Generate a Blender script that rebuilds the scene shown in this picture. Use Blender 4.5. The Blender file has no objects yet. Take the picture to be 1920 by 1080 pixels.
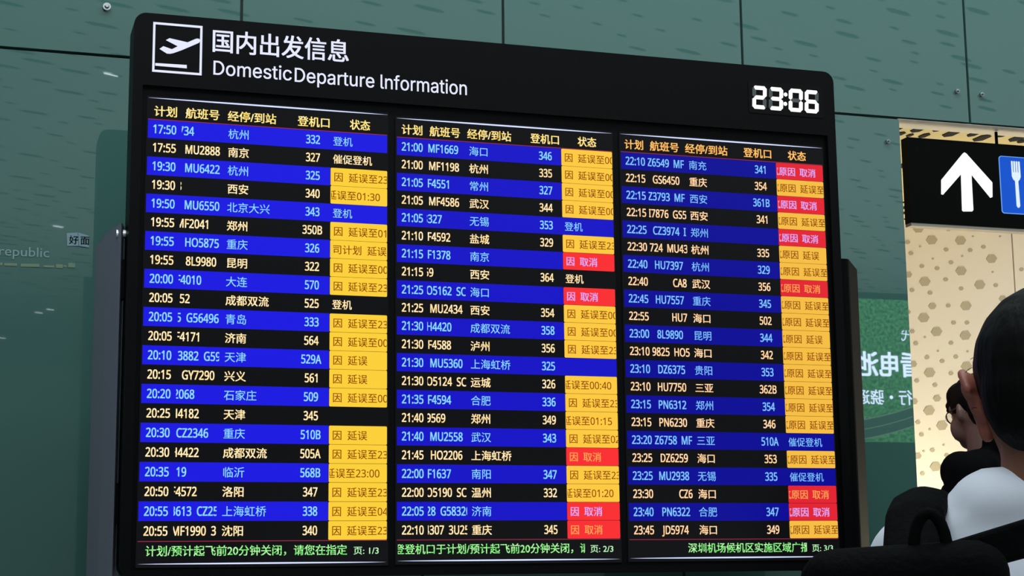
import bpy, bmesh, math, random
from mathutils import Vector, Matrix, Euler
from mathutils.geometry import tessellate_polygon

sc = bpy.context.scene
COL = sc.collection
random.seed(7)

# ------------------------------------------------------------------ camera
# board frame: u right along the board, v down, w away from the camera side; Z0 = height of v = 0
Z0 = 1.99
FPX = 3183.72
RV = Vector((-0.16601939, -0.30920505, 0.01446109))
TV = Vector((-0.00999261, 0.14728875, 5.00575666))
R3 = Matrix.Rotation(RV.length, 3, RV.normalized())
CAM = -(R3.transposed() @ TV)                       # camera centre in (u, v, w)
def W(u, v, w): return Vector((u, w, Z0 - v))       # board frame -> world
def ray(px, py): return R3.transposed() @ Vector(((px - 960) / FPX, (py - 540) / FPX, 1.0))
def onw(px, py, w):
    d = ray(px, py); s = (w - CAM.z) / d.z
    return CAM + d * s
def onv(px, py, v):
    d = ray(px, py); s = (v - CAM.y) / d.y
    return CAM + d * s
def atz(px, py, z):                                  # point at camera depth z, in world coordinates
    p = CAM + ray(px, py) * z
    return W(*p)
def pix(u, v, w):
    c = R3 @ Vector((u, v, w)) + TV
    return 960 + FPX * c.x / c.z, 540 + FPX * c.y / c.z
B2W = Matrix(((1, 0, 0), (0, 0, 1), (0, -1, 0)))
right = B2W @ R3.row[0].copy(); down = B2W @ R3.row[1].copy(); fwd = B2W @ R3.row[2].copy()
cd = bpy.data.cameras.new('camera'); cam = bpy.data.objects.new('camera', cd); COL.objects.link(cam)
cam.matrix_world = Matrix.Translation(W(*CAM)) @ Matrix((right, -down, -fwd)).transposed().to_4x4()
cd.sensor_width = 36; cd.lens = FPX / 1920 * 36; cd.clip_start = 0.05; cd.clip_end = 200
sc.camera = cam

# ------------------------------------------------------------------ world, lights, exposure
sc.view_settings.view_transform = 'Standard'; sc.view_settings.look = 'None'
sc.view_settings.exposure = 0; sc.view_settings.gamma = 1; sc.view_settings.use_curve_mapping = False
wd = bpy.data.worlds.new('hall_air'); sc.world = wd; wd.use_nodes = True
wd.node_tree.nodes['Background'].inputs[0].default_value = (0.55, 0.68, 0.72, 1)
wd.node_tree.nodes['Background'].inputs[1].default_value = 0.16
def area(name, loc, target, size, size_y, power, color):
    l = bpy.data.lights.new(name, 'AREA'); l.shape = 'RECTANGLE'; l.size = size; l.size_y = size_y
    l.energy = power; l.color = color
    o = bpy.data.objects.new(name, l); COL.objects.link(o); o.location = loc
    o.rotation_euler = (Vector(target) - Vector(loc)).to_track_quat('-Z', 'Y').to_euler()
    return o
area('hall_light', (-2.3, -4.7, 6.8), (0.3, -0.6, 1.6), 5, 2, 250, (0.86, 0.95, 1.0))
area('hall_light', (3.5, -3.0, 6.6), (1.5, 0.0, 1.5), 4, 2, 60, (0.88, 0.95, 1.0))
area('wall_fill', (0.5, -1.6, 6.5), (0.5, 0.9, 2.2), 7, 0.6, 230, (0.86, 0.97, 1.0))  # unseen light added to brighten the glass wall, most towards its top
area('hall_ceiling_fill', (9, -15, 1.0), (9, -15, 7), 22, 22, 1700, (0.9, 0.97, 1.0))  # unseen fill added to brighten the hall ceiling mirrored in the glass
area('corridor_light', (4.3, 1.15, 2.75), (2.3, 2.5, 1.5), 1.6, 0.5, 8.5, (0.98, 1.0, 1.12))
area('corridor_light', (2.9, 1.2, 0.9), (2.0, 2.5, 1.7), 1.4, 0.6, 5.5, (1.0, 0.97, 1.1))
area('corridor_uplight', (3.0, 1.9, 1.2), (2.2, 1.3, 2.97), 1.2, 0.6, 30, (1.0, 0.88, 0.58))

# ------------------------------------------------------------------ materials
def lin(c): return tuple((x / 255 / 12.92) if x / 255 <= 0.04045 else ((x / 255 + 0.055) / 1.055) ** 2.4 for x in c)
_m = {}
def mat(name, rgb, rough=0.5, metal=0.0, spec=0.5, ior=1.45, coat=0.0, noise=None, bump=None):
    if name in _m: return _m[name]
    m = bpy.data.materials.new(name); m.use_nodes = True; nt = m.node_tree; b = nt.nodes['Principled BSDF']
    b.inputs['Base Color'].default_value = (*lin(rgb), 1); b.inputs['Roughness'].default_value = rough
    b.inputs['Metallic'].default_value = metal; b.inputs['Specular IOR Level'].default_value = spec
    b.inputs['IOR'].default_value = ior; b.inputs['Coat Weight'].default_value = coat
    if noise:                                           # (scale, second rgb, stretch)
        s, rgb2, st = noise
        tc = nt.nodes.new('ShaderNodeTexCoord'); mp = nt.nodes.new('ShaderNodeMapping'); mp.inputs['Scale'].default_value = st
        n = nt.nodes.new('ShaderNodeTexNoise'); n.inputs['Scale'].default_value = s; n.inputs['Detail'].default_value = 4
        mx = nt.nodes.new('ShaderNodeMix'); mx.data_type = 'RGBA'
        mx.inputs[6].default_value = (*lin(rgb), 1); mx.inputs[7].default_value = (*lin(rgb2), 1)
        nt.links.new(tc.outputs['Object'], mp.inputs[0]); nt.links.new(mp.outputs[0], n.inputs[0])
        nt.links.new(n.outputs[0], mx.inputs[0]); nt.links.new(mx.outputs[2], b.inputs['Base Color'])
    if bump:                                            # (scale, strength, stretch)
        s, k, st = bump
        tc = nt.nodes.new('ShaderNodeTexCoord'); mp = nt.nodes.new('ShaderNodeMapping'); mp.inputs['Scale'].default_value = st
        n = nt.nodes.new('ShaderNodeTexNoise'); n.inputs['Scale'].default_value = s; n.inputs['Detail'].default_value = 3
        bp = nt.nodes.new('ShaderNodeBump'); bp.inputs['Strength'].default_value = k; bp.inputs['Distance'].default_value = 0.01
        nt.links.new(tc.outputs['Object'], mp.inputs[0]); nt.links.new(mp.outputs[0], n.inputs[0])
        nt.links.new(n.outputs[0], bp.inputs['Height']); nt.links.new(bp.outputs[0], b.inputs['Normal'])
    _m[name] = m; return m
def lit(name, rgb, k=1.0, rgb2=None, scale=300):
    """lit pixels of a display, a backlit sign or a lamp"""
    if name in _m: return _m[name]
    m = bpy.data.materials.new(name); m.use_nodes = True; nt = m.node_tree; b = nt.nodes['Principled BSDF']
    b.inputs['Base Color'].default_value = (0.001, 0.001, 0.001, 1); b.inputs['Roughness'].default_value = 0.2
    b.inputs['Specular IOR Level'].default_value = 0.1
    b.inputs['Emission Color'].default_value = (*lin(rgb), 1); b.inputs['Emission Strength'].default_value = k
    if rgb2:
        tc = nt.nodes.new('ShaderNodeTexCoord'); n = nt.nodes.new('ShaderNodeTexNoise'); n.inputs['Scale'].default_value = scale
        r = nt.nodes.new('ShaderNodeValToRGB'); r.color_ramp.elements[0].position = 0.42; r.color_ramp.elements[1].position = 0.58
        r.color_ramp.elements[0].color = (*lin(rgb), 1); r.color_ramp.elements[1].color = (*lin(rgb2), 1)
        nt.links.new(tc.outputs['Object'], n.inputs[0]); nt.links.new(n.outputs[0], r.inputs[0])
        nt.links.new(r.outputs[0], b.inputs['Emission Color'])
    _m[name] = m; return m

# ------------------------------------------------------------------ object helpers
def root_of(o):
    while o.parent: o = o.parent
    return o
def tag(o, label=None, cat=None, group=None, kind=None):
    if label: o['label'] = label
    if cat: o['category'] = cat
    if group: o['group'] = group
    if kind: o['kind'] = kind
    return o
def empty(name, loc, label=None, cat=None, group=None, kind=None):
    o = bpy.data.objects.new(name, None); COL.objects.link(o); o.location = loc; o.empty_display_size = 0.1
    return tag(o, label, cat, group, kind)
def obj(name, verts, faces, m, parent=None, smooth=False, loc=None):
    """one mesh object; verts in world coordinates, stored relative to the thing's base"""
    base = Vector(loc) if loc is not None else (root_of(parent).location.copy() if parent else Vector((0, 0, 0)))
    me = bpy.data.meshes.new(name); me.from_pydata([tuple(Vector(v) - base) for v in verts], [], faces); me.update()
    me.materials.append(m)
    bm = bmesh.new(); bm.from_mesh(me); bmesh.ops.recalc_face_normals(bm, faces=bm.faces); bm.to_mesh(me); bm.free()
    if smooth: me.shade_smooth()
    o = bpy.data.objects.new(name, me); COL.objects.link(o)
    if parent:
        o.parent = parent
        if loc is not None: o.location = base - root_of(parent).location
    else: o.location = base
    return o
def prism(loops, w0, w1, tf=W):
    """outline (with holes) given in (u, v), pushed from w0 to w1; returns verts, faces"""
    tris = tessellate_polygon([[Vector((x, y, 0)) for x, y in lp] for lp in loops])
    pts = [p for lp in loops for p in lp]; n = len(pts)
    V = [tf(x, y, w0) for x, y in pts]
    F = [tuple(t) for t in tris]
    if w1 is not None and w1 != w0:
        V += [tf(x, y, w1) for x, y in pts]
        F += [tuple(i + n for i in reversed(t)) for t in tris]
        k = 0
        for lp in loops:
            m = len(lp)
            for i in range(m): a, b = k + i, k + (i + 1) % m; F.append((a, b, b + n, a + n))
            k += m
    return V, F
def rect(u0, v0, u1, v1): return [(u0, v0), (u1, v0), (u1, v1), (u0, v1)]
def rrect(u0, v0, u1, v1, r, n=6):
    out = []
    for cx, cy, a in ((u1 - r, v0 + r, -90), (u1 - r, v1 - r, 0), (u0 + r, v1 - r, 90), (u0 + r, v0 + r, 180)):
        for i in range(n + 1):
            t = math.radians(a + 90 * i / n); out.append((cx + r * math.cos(t), cy + r * math.sin(t)))
    return out
def flat(name, loops, w0, w1, m, parent=None, **k):
    V, F = prism(loops, w0, w1); return obj(name, V, F, m, parent, **k)
def join(parts):
    V, F = [], []
    for v, f in parts:
        n = len(V); V += v; F += [tuple(i + n for i in q) for q in f]
    return V, F
def tube(p0, p1, r0, r1=None, n=12, cap=True):
    r1 = r0 if r1 is None else r1
    p0, p1 = Vector(p0), Vector(p1); d = (p1 - p0).normalized()
    a = d.orthogonal().normalized(); b = d.cross(a)
    V = [p + (a * math.cos(2 * math.pi * i / n) + b * math.sin(2 * math.pi * i / n)) * r for p, r in ((p0, r0), (p1, r1)) for i in range(n)]
    F = [(i, (i + 1) % n, n + (i + 1) % n, n + i) for i in range(n)]
    if cap: F += [tuple(range(n))[::-1], tuple(range(n, 2 * n))]
    return V, F
def chain(pts, rad, n=8):
    """bent round bar through points"""
    pts = [Vector(p) for p in pts]; V, F = [], []
    rad = rad if isinstance(rad, (list, tuple)) else [rad] * len(pts)
    a = None
    for i, p in enumerate(pts):
        d = (pts[min(i + 1, len(pts) - 1)] - pts[max(i - 1, 0)]).normalized()
        a = d.orthogonal().normalized() if a is None else (a - d * a.dot(d)).normalized()
        b = d.cross(a)
        V += [p + (a * math.cos(2 * math.pi * j / n) + b * math.sin(2 * math.pi * j / n)) * rad[i] for j in range(n)]
        if i: F += [((i - 1) * n + j, (i - 1) * n + (j + 1) % n, i * n + (j + 1) % n, i * n + j) for j in range(n)]
    F += [tuple(range(n))[::-1], tuple(range(len(V) - n, len(V)))]
    return V, F
def box(u0, v0, w0, u1, v1, w1): return prism([rect(u0, v0, u1, v1)], w0, w1)

# ------------------------------------------------------------------ lettering
_fc = bpy.data.curves.new('type', 'FONT'); _fo = bpy.data.objects.new('type', _fc); COL.objects.link(_fo)
_fc.resolution_u = 3; _fc.fill_mode = 'FRONT'
BUILTIN = _fc.font
def load_face(fn):
    """one of Blender's own interface fonts; None if it is not there"""
    import os
    for kind in ('LOCAL', 'SYSTEM'):
        try:
            p = os.path.join(bpy.utils.resource_path(kind), 'datafiles', 'fonts', fn)
            if os.path.exists(p): return bpy.data.fonts.load(p)
        except Exception: pass
    return None
INTER = load_face('Inter.woff2'); LAT = load_face('NotoSansHebrew-Regular.woff2')
CJK = BUILTIN
_tc = {}
_norm = {}
def raw_glyphs(s, font, res, size=1.0):
    _fc.font = font; _fc.body = s; _fc.size = size; _fc.resolution_u = res
    dg = bpy.context.evaluated_depsgraph_get(); dg.update(); ev = _fo.evaluated_get(dg); me = ev.to_mesh()
    out = ([(v.co.x / size, v.co.y / size) for v in me.vertices], [tuple(p.vertices) for p in me.polygons]); ev.to_mesh_clear()
    return out
def glyphs(s, bold=0.0, font=None, res=3):
    """letter shapes; heavier weights are the same shape struck several times, slightly apart"""
    font = font or CJK
    key = (s, bold, font.name, res)
    if key not in _tc:
        if font.name not in _norm:
            _norm[font.name] = 1.0 if font is not LAT else 0.691 / max(p[1] for p in raw_glyphs('H', font, res)[0])
        k = _norm[font.name]; P, F = raw_glyphs(s, font, res); P = [(x * k, y * k) for x, y in P]
        if font is INTER and s[0] == 'D':               # the capital is drawn here: stem and bowl in one outline
            R, RF = raw_glyphs(s[1:], font, res); adv = 0.536 - min(p[0] for p in raw_glyphs('e', font, res)[0])
            arc = lambda cx, rx, ry: [(cx + rx * math.cos(a), .2545 + ry * math.sin(a)) for a in [math.pi * (i / 20 - .5) for i in range(21)]]
            o_ = [(.0605, 0)] + arc(.222, .240, .2545) + [(.0605, .509)]; h_ = [(.1245, .057)] + arc(.220, .178, .1975) + [(.1245, .452)]
            P = o_ + h_; F = [tuple(t) for t in tessellate_polygon([[Vector((x, y, 0)) for x, y in o_], [Vector((x, y, 0)) for x, y in h_]])]
            n = len(P); P += [(x + adv, y) for x, y in R]; F += [tuple(q + n for q in f) for f in RF]
        if bold > 0:
            n = len(P); P2, F2 = [], []
            offs = ((-bold, -bold * .5), (bold, -bold * .5), (-bold, bold * .5), (bold, bold * .5))
            if bold > 0.03: offs += ((0, 0),)
            for i, (dx, dy) in enumerate(offs):
                P2 += [(x + dx, y + dy) for x, y in P]; F2 += [tuple(q + i * n for q in f) for f in F]
            P, F = P2, F2
        _tc[key] = (P, F)
    return _tc[key]
def text2d(s, u, v, em, sx=1.0, bold=0.0, font=None, clip=None, width=None, centre=False, sk=0.0, res=3):
    """letters in (u, v): baseline at v, left edge at u; clip = (u0, u1)"""
    P, F = glyphs(s, bold, font, res)
    if not P: return [], []
    x0 = min(p[0] for p in P); x1 = max(p[0] for p in P)
    if width: sx = width / ((x1 - x0) * em)
    if centre: off = u - (x0 + x1) / 2 * em * sx
    elif width: off = u - x0 * em * sx
    else: off = u
    pts = [(off + p[0] * em * sx, v - p[1] * em + p[0] * em * sx * sk) for p in P]
    if clip and (min(p[0] for p in pts) < clip[0] or max(p[0] for p in pts) > clip[1]):
        bm = bmesh.new(); vs = [bm.verts.new((p[0], p[1], 0)) for p in pts]
        for f in F:
            try: bm.faces.new([vs[i] for i in f])
            except ValueError: pass
        for c, n in ((clip[0], -1), (clip[1], 1)):
            bmesh.ops.bisect_plane(bm, geom=bm.verts[:] + bm.edges[:] + bm.faces[:], plane_co=(c, 0, 0), plane_no=(n, 0, 0), clear_outer=True)
        bm.verts.index_update()
        out = [(q.co.x, q.co.y) for q in bm.verts], [tuple(q.index for q in f.verts) for f in bm.faces]
        bm.free(); return out
    return pts, F
def lettering(name, items, w, m, parent, tf=W):
    V, F = [], []
    for P, f in items:
        n = len(V); V += [tf(x, y, w) for x, y in P]; F += [tuple(i + n for i in q) for q in f]
    if not F: return None
    return obj(name, V, F, m, parent)

# ================================================================== THE SETTING
WW = 0.72                      # glass wall plane
VJ = -0.985                    # lower edge of the upper row of glass panels = head of the opening
FL = 1.99                      # v of the floor (z = 0)
M_glass = mat('teal_glass', (60, 95, 89), rough=0.012, ior=1.85, spec=0.5)
M_steel = mat('steel', (165, 168, 170), rough=0.25, metal=1.0)
M_dark = mat('joint_dark', (18, 34, 34), rough=0.6)
M_cream = mat('cream_panel', (226, 218, 205), rough=0.45)
M_taupe = mat('taupe_print', (176, 166, 142), rough=0.5)
M_hole = mat('black_void', (12, 9, 7), rough=0.9)

wall = empty('wall_back', W(0, FL, WW), kind='structure')
jx = [onw(x, 20, WW).x for x in (453, 943, 1389, 1807)]
pitch = (jx[3] - jx[0]) / 3
xs_up = [jx[0] - pitch * 2, jx[0] - pitch, *jx] + [jx[3] + pitch * k for k in (1, 2, 3, 4)]
ue = onw(1685, 217, WW).x                                  # left edge of the opening
xs_lo = [ue - pitch * k for k in (5, 4, 3, 2, 1, 0)]
G = 0.005
for row in (0, 1):
    v1 = VJ - row * 1.6; v0 = v1 - 1.6
    for a, b in zip(xs_up, xs_up[1:]):
        flat('glass_panel', [rect(a + G, v0 + G, b - G, v1 - G)], WW, WW + 0.012, M_glass, wall)
for a, b in zip(xs_lo, xs_lo[1:]):
    flat('glass_panel', [rect(a + G, VJ + G, b - (G if b != ue else 0), FL)], WW, WW + 0.012, M_glass, wall)
obj('backing', *join([box(xs_up[0], VJ - 3.2, WW + 0.013, xs_up[-1], VJ - 0.001, WW + 0.118), box(xs_lo[0], VJ, WW + 0.013, ue, FL, WW + 0.05)]), M_dark, wall)
obj('head_soffit', *box(ue, VJ, WW + 0.006, xs_up[-1], VJ + 0.0015, WW + 0.120), M_cream, wall)
for px, py, r in ((200, 14, 0.013), (1793, 172, 0.009), (1839, 178, 0.009), (1663, 266, 0.008)):
    c = onw(px, py, WW)
    obj('glass_bolt', *join([tube(W(c.x, c.y, WW + 0.001), W(c.x, c.y, WW - 0.012), r), tube(W(c.x, c.y, WW - 0.012), W(c.x, c.y, WW - 0.02), r * 0.6, r * 0.4)]), M_steel, wall)

# corridor beyond the opening
VC = VJ - 0.002; WC = 2.48
corr = empty('wall_rear', W(ue, FL, WC), kind='structure')
us = onw(1897, 440, WC).x
V, F = box(ue - 0.6, VC, WC, us - 0.004, FL, WC + 0.03); obj('wall_panel', V, F, M_cream, corr)
V, F = box(us + 0.004, VC, WC, us + 1.4, FL, WC + 0.03); obj('wall_panel', V, F, M_cream, corr)
V, F = box(us + 1.408, VC, WC, us + 3.2, FL, WC + 0.03); obj('wall_panel', V, F, M_cream, corr)
obj('backing', *box(ue - 0.6, VC, WC + 0.031, us + 3.2, FL, WC + 0.06), M_hole, corr)
B_, M_, S_ = 0.0285, 0.0125, 0.0062
dots = [(1722,428,B_),(1747,450,B_),(1801,451,B_),(1859,485,B_),(1802,508,B_),(1734,528,B_),(1837,534,B_),(1778,430,M_),(1803,427,M_),
(1854,430,M_),(1702,454,M_),(1708,475,M_),(1774,468,M_),(1819,469,M_),(1844,463,M_),(1728.5,499,M_),(1757,503,M_),(1783,492,M_),(1703,515,.019),
(1773,524,M_),(1802,541,M_),(1867,535,M_),(1710,544,M_),(1744,549,M_),(1824,443,S_),(1875,443,S_),(1725,462,S_),(1749,485,S_),(1804,480,S_),
(1861,510,S_),(1748,574,.02),(1778,573,M_),(1811,573.5,B_),(1732,596,B_),(1788,605,M_),(1813,605,M_),(1756,622,B_),
(1810,629,B_),(1710.5,621.5,M_),(1734,632,S_),(1717,644,M_),(1783,643,M_),(1758.5,658,S_),(1814,659,S_),(1738,670,M_),(1792,669,M_),
(1766.5,677,M_),(1812,687,B_),(1712.5,683,.018),(1743,699,B_),(1783,700,M_),(1719,714,M_),(1753,722,M_),(1757,747,.02),(1742,770,B_),
(1714,753,.018),(1766,798,B_),(1721,792,M_),(1743,805,S_),(1727.5,815,M_),(1794,821.5,M_),(1769,834,S_),(1748,844,M_),(1721,855,.018),
(1754,875,B_),(1729.5,888,M_),(1775,854,M_),(1703,585,M_),(1732,846,S_),(1880,560,.02),(1915,505,M_)]
spots = [(onw(x, y, WC).x, onw(x, y, WC).y, r) for x, y, r in dots]
umax = max(s[0] for s in spots)
tries = 0
while len(spots) < 190 and tries < 4000:                   # the pattern goes on to the right and further down
    tries += 1
    u = random.uniform(ue - 0.1, us + 2.6); v = random.uniform(-0.5, 1.7); r = random.choice((B_, M_, M_, M_, S_))
    px, py = pix(u, v, WC)
    if 1685 < px < 1920 and 415 < py < 900 : continue
    if abs(u - us) < 0.05: continue
    if all((u - a) ** 2 + (v - b) ** 2 > (r + c + 0.03) ** 2 for a, b, c in spots): spots.append((u, v, r))
hexm = {}
for u, v, r in spots:
    k = round(r, 4)
    if k not in hexm:
        lp = [(r * math.cos(math.radians(60 * i)) * 1.13, r * 0.87 * math.sin(math.radians(60 * i)) - 0.12 * r * math.cos(math.radians(60 * i))) for i in range(6)]
        V, F = prism([lp], 0, 0.004, tf=lambda a, b, c: Vector((a, c, -b)))
        me = bpy.data.meshes.new('hexagon'); me.from_pydata([tuple(q) for q in V], [], F); me.materials.append(M_taupe); hexm[k] = me
    o = bpy.data.objects.new('hexagon', hexm[k]); COL.objects.link(o); o.parent = corr
    o.location = W(u, v, WC - 0.002) - corr.location

M_ceil = mat('warm_ceiling', (236, 214, 150), rough=0.5)
ceil = empty('ceiling', W(ue, VC, WW), kind='structure')
obj('ceiling_board', *box(ue - 0.6, VC - 0.03, WW + 0.119, us + 3.2, VC, WC + 0.06), M_ceil, ceil)
hc = []
for x, y, L, wd_ in ((1721,242.5,.085,.04),(1757,243,.05,.025),(1783,250,.10,.046),(1826,250.5,.085,.034),(1706,253,.05,.02),(1733,253.5,.075,.03),
                 (1841,258,.11,.046),(1880,253,.06,.024),(1910,258,.12,.05),(1688,250,.06,.03),(1686,240,.04,.02),(1917,264,.06,.03)):
    p = onv(x, y, VC); hc.append((p.x, p.z, L, wd_))
tries = 0
while len(hc) < 260 and tries < 9000:
    tries += 1
    u = random.uniform(ue - 0.55, us + 3.0); w = random.uniform(WW + 0.2, WC - 0.05); L, wd_ = random.choice(((.10, .046), (.08, .036), (.05, .022)))
    px, py = pix(u, VC, w)
    if 1683 < px < 1925 and py < 266: continue
    if all(abs(u - a) > (wd_ + d) * 0.62 + 0.01 or abs(w - b) > (L + c) * 0.5 + 0.02 for a, b, c, d in hc): hc.append((u, w, L, wd_))
hm = {}
for u, w, L, wd_ in hc:
    k = (L, wd_)
    if k not in hm:
        lp = [(-wd_ / 2, -L * .28), (0, -L / 2), (wd_ / 2, -L * .28), (wd_ / 2, L * .28), (0, L / 2), (-wd_ / 2, L * .28)]
        V, F = prism([lp], 0, 0.004, tf=lambda a, b, c: Vector((a, b, c)))
        me = bpy.data.meshes.new('ceiling_hole'); me.from_pydata([tuple(q) for q in V], [], F); me.materials.append(M_hole); hm[k] = me
    o = bpy.data.objects.new('ceiling_hole', hm[k]); COL.objects.link(o); o.parent = ceil
    o.location = W(u, VC, w) - ceil.location + Vector((0, 0, -0.003))

# floor and the great hall ceiling over and behind the camera (seen mirrored in the glass wall)
obj('floor', *box(-9, FL, -26, 9, FL + 0.05, WC + 0.06), mat('grey_terrazzo', (120, 124, 122), rough=0.25, noise=(30, (140, 142, 138), (1, 1, 1))))['kind'] = 'structure'
HZ = 7.0
hall = empty('ceiling', (0, -4, HZ), kind='structure')
M_hall = mat('hall_ceiling', (205, 214, 214), rough=0.6)
obj('ceiling_board', [(-14, -42, HZ), (34, -42, HZ), (34, WW, HZ), (-14, WW, HZ), (-14, -42, HZ + .05), (34, -42, HZ + .05), (34, WW, HZ + .05), (-14, WW, HZ + .05)],
    [(0, 1, 2, 3), (4, 5, 6, 7), (0, 1, 5, 4), (1, 2, 6, 5), (2, 3, 7, 6), (3, 0, 4, 7)], M_hall, hall)
V, F = [], []
LV, LF = [], []
for i in range(56):
    for j in range(100):
        cx = -4 + i * 0.62 + (0.3 if j % 2 else 0) + random.uniform(-.1, .1); cy = -38 + j * 0.37 + random.uniform(-.08, .08)
        if random.random() < 0.3: continue
        s = random.choice((0.08, 0.13, 0.19)); n = len(V)
        V += [(cx + s * x, cy + s * (0.24 * y - 0.36 * x), HZ - 0.01) for x, y in ((-1, 0), (-.5, -.8), (.5, -.8), (1, 0), (.5, .8), (-.5, .8))]
        F.append(tuple(range(n, n + 6)))
        if random.random() < 0.022:
            n = len(LV); cx += 0.4
            LV += [(cx + 0.09 * x, cy + 0.018 * y - 0.05 * x, HZ - 0.012) for x, y in ((-1, 0), (-.8, -1), (.8, -1), (1, 0), (.8, 1), (-.8, 1))]
            LF.append(tuple(range(n, n + 6)))
o = obj('ceiling_hole', V, F, mat('hall_hole', (104, 120, 115), rough=0.9), hall); o['kind'] = 'stuff'
o = obj('downlight', LV, LF, lit('downlight', (235, 245, 255), 9.0), hall); o['kind'] = 'stuff'

# ================================================================== DEPARTURE BOARD
board = empty('departure_board', W(0, 0.686, 0.06),
    'large black flight information board with three lit screens and a clock', 'departure board')
UL, UR, VT, VB = -1.1045, 1.105, -0.8975, 0.6865
M_house = mat('black_housing', (8, 8, 9), rough=0.45, spec=0.08)
M_bezel = mat('black_bezel', (6, 6, 7), rough=0.5, spec=0.1)
scr = []
for tl, tr, bl, br, TL, BL in (((277.5,222.4),(727,255.5),(258.3,1016),(724,1010.7),(278.6,183),(262,1058)),
                       ((745,257.7),(1148,285),(743,1011.3),(1162,1010.2),(744,221.5),(743,1052)),
                       ((1163,286.7),(1539.4,308.7),(1181,1009),(1574,1011),(1163,251),(1181,1047))):
    q = [onw(*p, 0) for p in (tl, tr, bl, br, TL, BL)]
    scr.append(((q[0].x + q[2].x) / 2, (q[1].x + q[3].x) / 2, (q[0].y + q[1].y) / 2, (q[2].y + q[3].y) / 2, q[4].y, q[5].y))
flat('housing', [rrect(UL, VT, UR, VB, 0.035)], 0.004, 0.115, M_house, board)
CU0, CU1, CV0, CV1 = scr[0][0] - 0.018, scr[2][1] + 0.018, scr[0][4] - 0.034, 0.664
flat('front_frame', [rrect(UL, VT, UR, VB, 0.035), rect(CU0, CV0, CU1, CV1)], -0.010, 0.004, M_house, board)
# ---- heading
M_white = lit('sign_white', (232, 236, 255), 1.0)
hp = lambda x, y: (onw(x, y, -0.0106).x, onw(x, y, -0.0106).y)
pic = empty('pictogram', (0, 0, 0)); pic.parent = board
def hflat(name, loops, m=M_white, w=-0.0106, parent=board): return flat(name, loops, w, w - 0.0012, m, parent)
fr_o = [hp(286.3, 40.5), hp(379.5, 49.6), hp(378.2, 142), hp(286.3, 134)]
fr_i = [hp(290, 45), hp(375.4, 53), hp(374.6, 137), hp(289.5, 130.5)]
# squared up on the board
ub = (fr_o[0][0] + fr_o[3][0]) / 2; uc = (fr_o[1][0] + fr_o[2][0]) / 2; va = (fr_o[0][1] + fr_o[1][1]) / 2; vb = (fr_o[3][1] + fr_o[2][1]) / 2
bpy.data.objects.remove(pic)
pic = hflat('pictogram', [rect(ub, va, uc, vb), rect(ub + .0063, va + .0063, uc - .0063, vb - .0063)])
Z9 = lambda pts: [hp(270 + x / 9, 30 + y / 9) for x, y in pts]
hflat('aeroplane', [Z9([(370,408),(430,376),(735,446),(870,388),(905,382),(935,390),(946,412),(940,438),(920,456),(880,474),(640,576),(500,626),(440,638),(385,634),
    (262,556),(325,511),(470,562),(570,512)])], parent=pic)
hflat('runway', [Z9([(190,795),(720,828),(722,884),(188,838)])], parent=pic)
def ctext(s, x0, yb0, x1, yb1, em_px, bold, font, parent, name, res=6):
    if font is None: font = BUILTIN; em_px *= 0.73
    a = onw(x0, yb0, -0.0115); b = onw(x1, yb1, -0.0115)
    # em from the pixel height at that place
    h = abs(onw(x0, yb0 - em_px, -0.0115).y - a.y)
    return text2d(s, a.x, (a.y + b.y) / 2, h, width=b.x - a.x, bold=bold, font=font, res=4 if font is INTER else 6)
items = [ctext('国内出发信息', 398.5, 95, 654, 112, 46, 0.016, CJK, board, '')]
lettering('chinese_heading', items, -0.0114, M_white, board)
items = [ctext('Domestic', 400, 139.5, 547, 151, 51, 0.006, INTER, board, ''), ctext('Departure', 552.5, 152.5, 702, 165, 51, 0.006, INTER, board, ''),
         ctext('lnformation', 713.5, 166, 875.5, 178, 51, 0.006, INTER, board, '')]
lettering('english_heading', items, -0.0114, M_white, board)
# ---- clock
cu0, cv0 = hp(1402, 151); cu1, cv1 = hp(1545, 222)
clock = flat('clock', [rrect(cu0, cv0, cu1, cv1, 0.006)], -0.0101, -0.0116, M_bezel, board)
M_seg = lit('segment_on', (255, 255, 250), 1.15); M_off = mat('segment_off', (66, 70, 72), rough=0.6)
def seg_shapes(w, h, t):
    """seven segments of one digit with rounded outer corners, slightly overlapping like a scoreboard clock"""
    g = t * 0.06; c = t * 0.62; m = h / 2
    return {
        'a': [(c, 0), (w - c, 0), (w - t * .35, t * .3), (w - t * .75, t), (t * .75, t), (t * .35, t * .3)],
        'd': [(c, h), (w - c, h), (w - t * .35, h - t * .3), (w - t * .75, h - t), (t * .75, h - t), (t * .35, h - t * .3)],
        'g': [(t * .5, m), (t * .95, m - t * .5), (w - t * .95, m - t * .5), (w - t * .5, m), (w - t * .95, m + t * .5), (t * .95, m + t * .5)],
        'f': [(0, c), (t * .35, t * .35), (t, t * .9), (t, m - t * .5), (t * .5, m - g), (0, m - t * .45)],
        'b': [(w, c), (w - t * .35, t * .35), (w - t, t * .9), (w - t, m - t * .5), (w - t * .5, m - g), (w, m - t * .45)],
        'e': [(0, h - c), (t * .35, h - t * .35), (t, h - t * .9), (t, m + t * .5), (t * .5, m + g), (0, m + t * .45)],
        'c': [(w, h - c), (w - t * .35, h - t * .35), (w - t, h - t * .9), (w - t, m + t * .5), (w - t * .5, m + g), (w, m + t * .45)]}
dl = [hp(1409.5, 160), hp(1440.5, 163), hp(1477.5, 166), hp(1507.5, 168.5)]
vtop = sum(p[1] for p in dl) / 4; vbot = (hp(1410, 203)[1] + hp(1508, 212)[1]) / 2
dwid = hp(1436, 180)[0] - hp(1409.5, 180)[0]
on = {'2': 'abged', '3': 'abgcd', '0': 'abcdef', '6': 'afgedc'}
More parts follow.
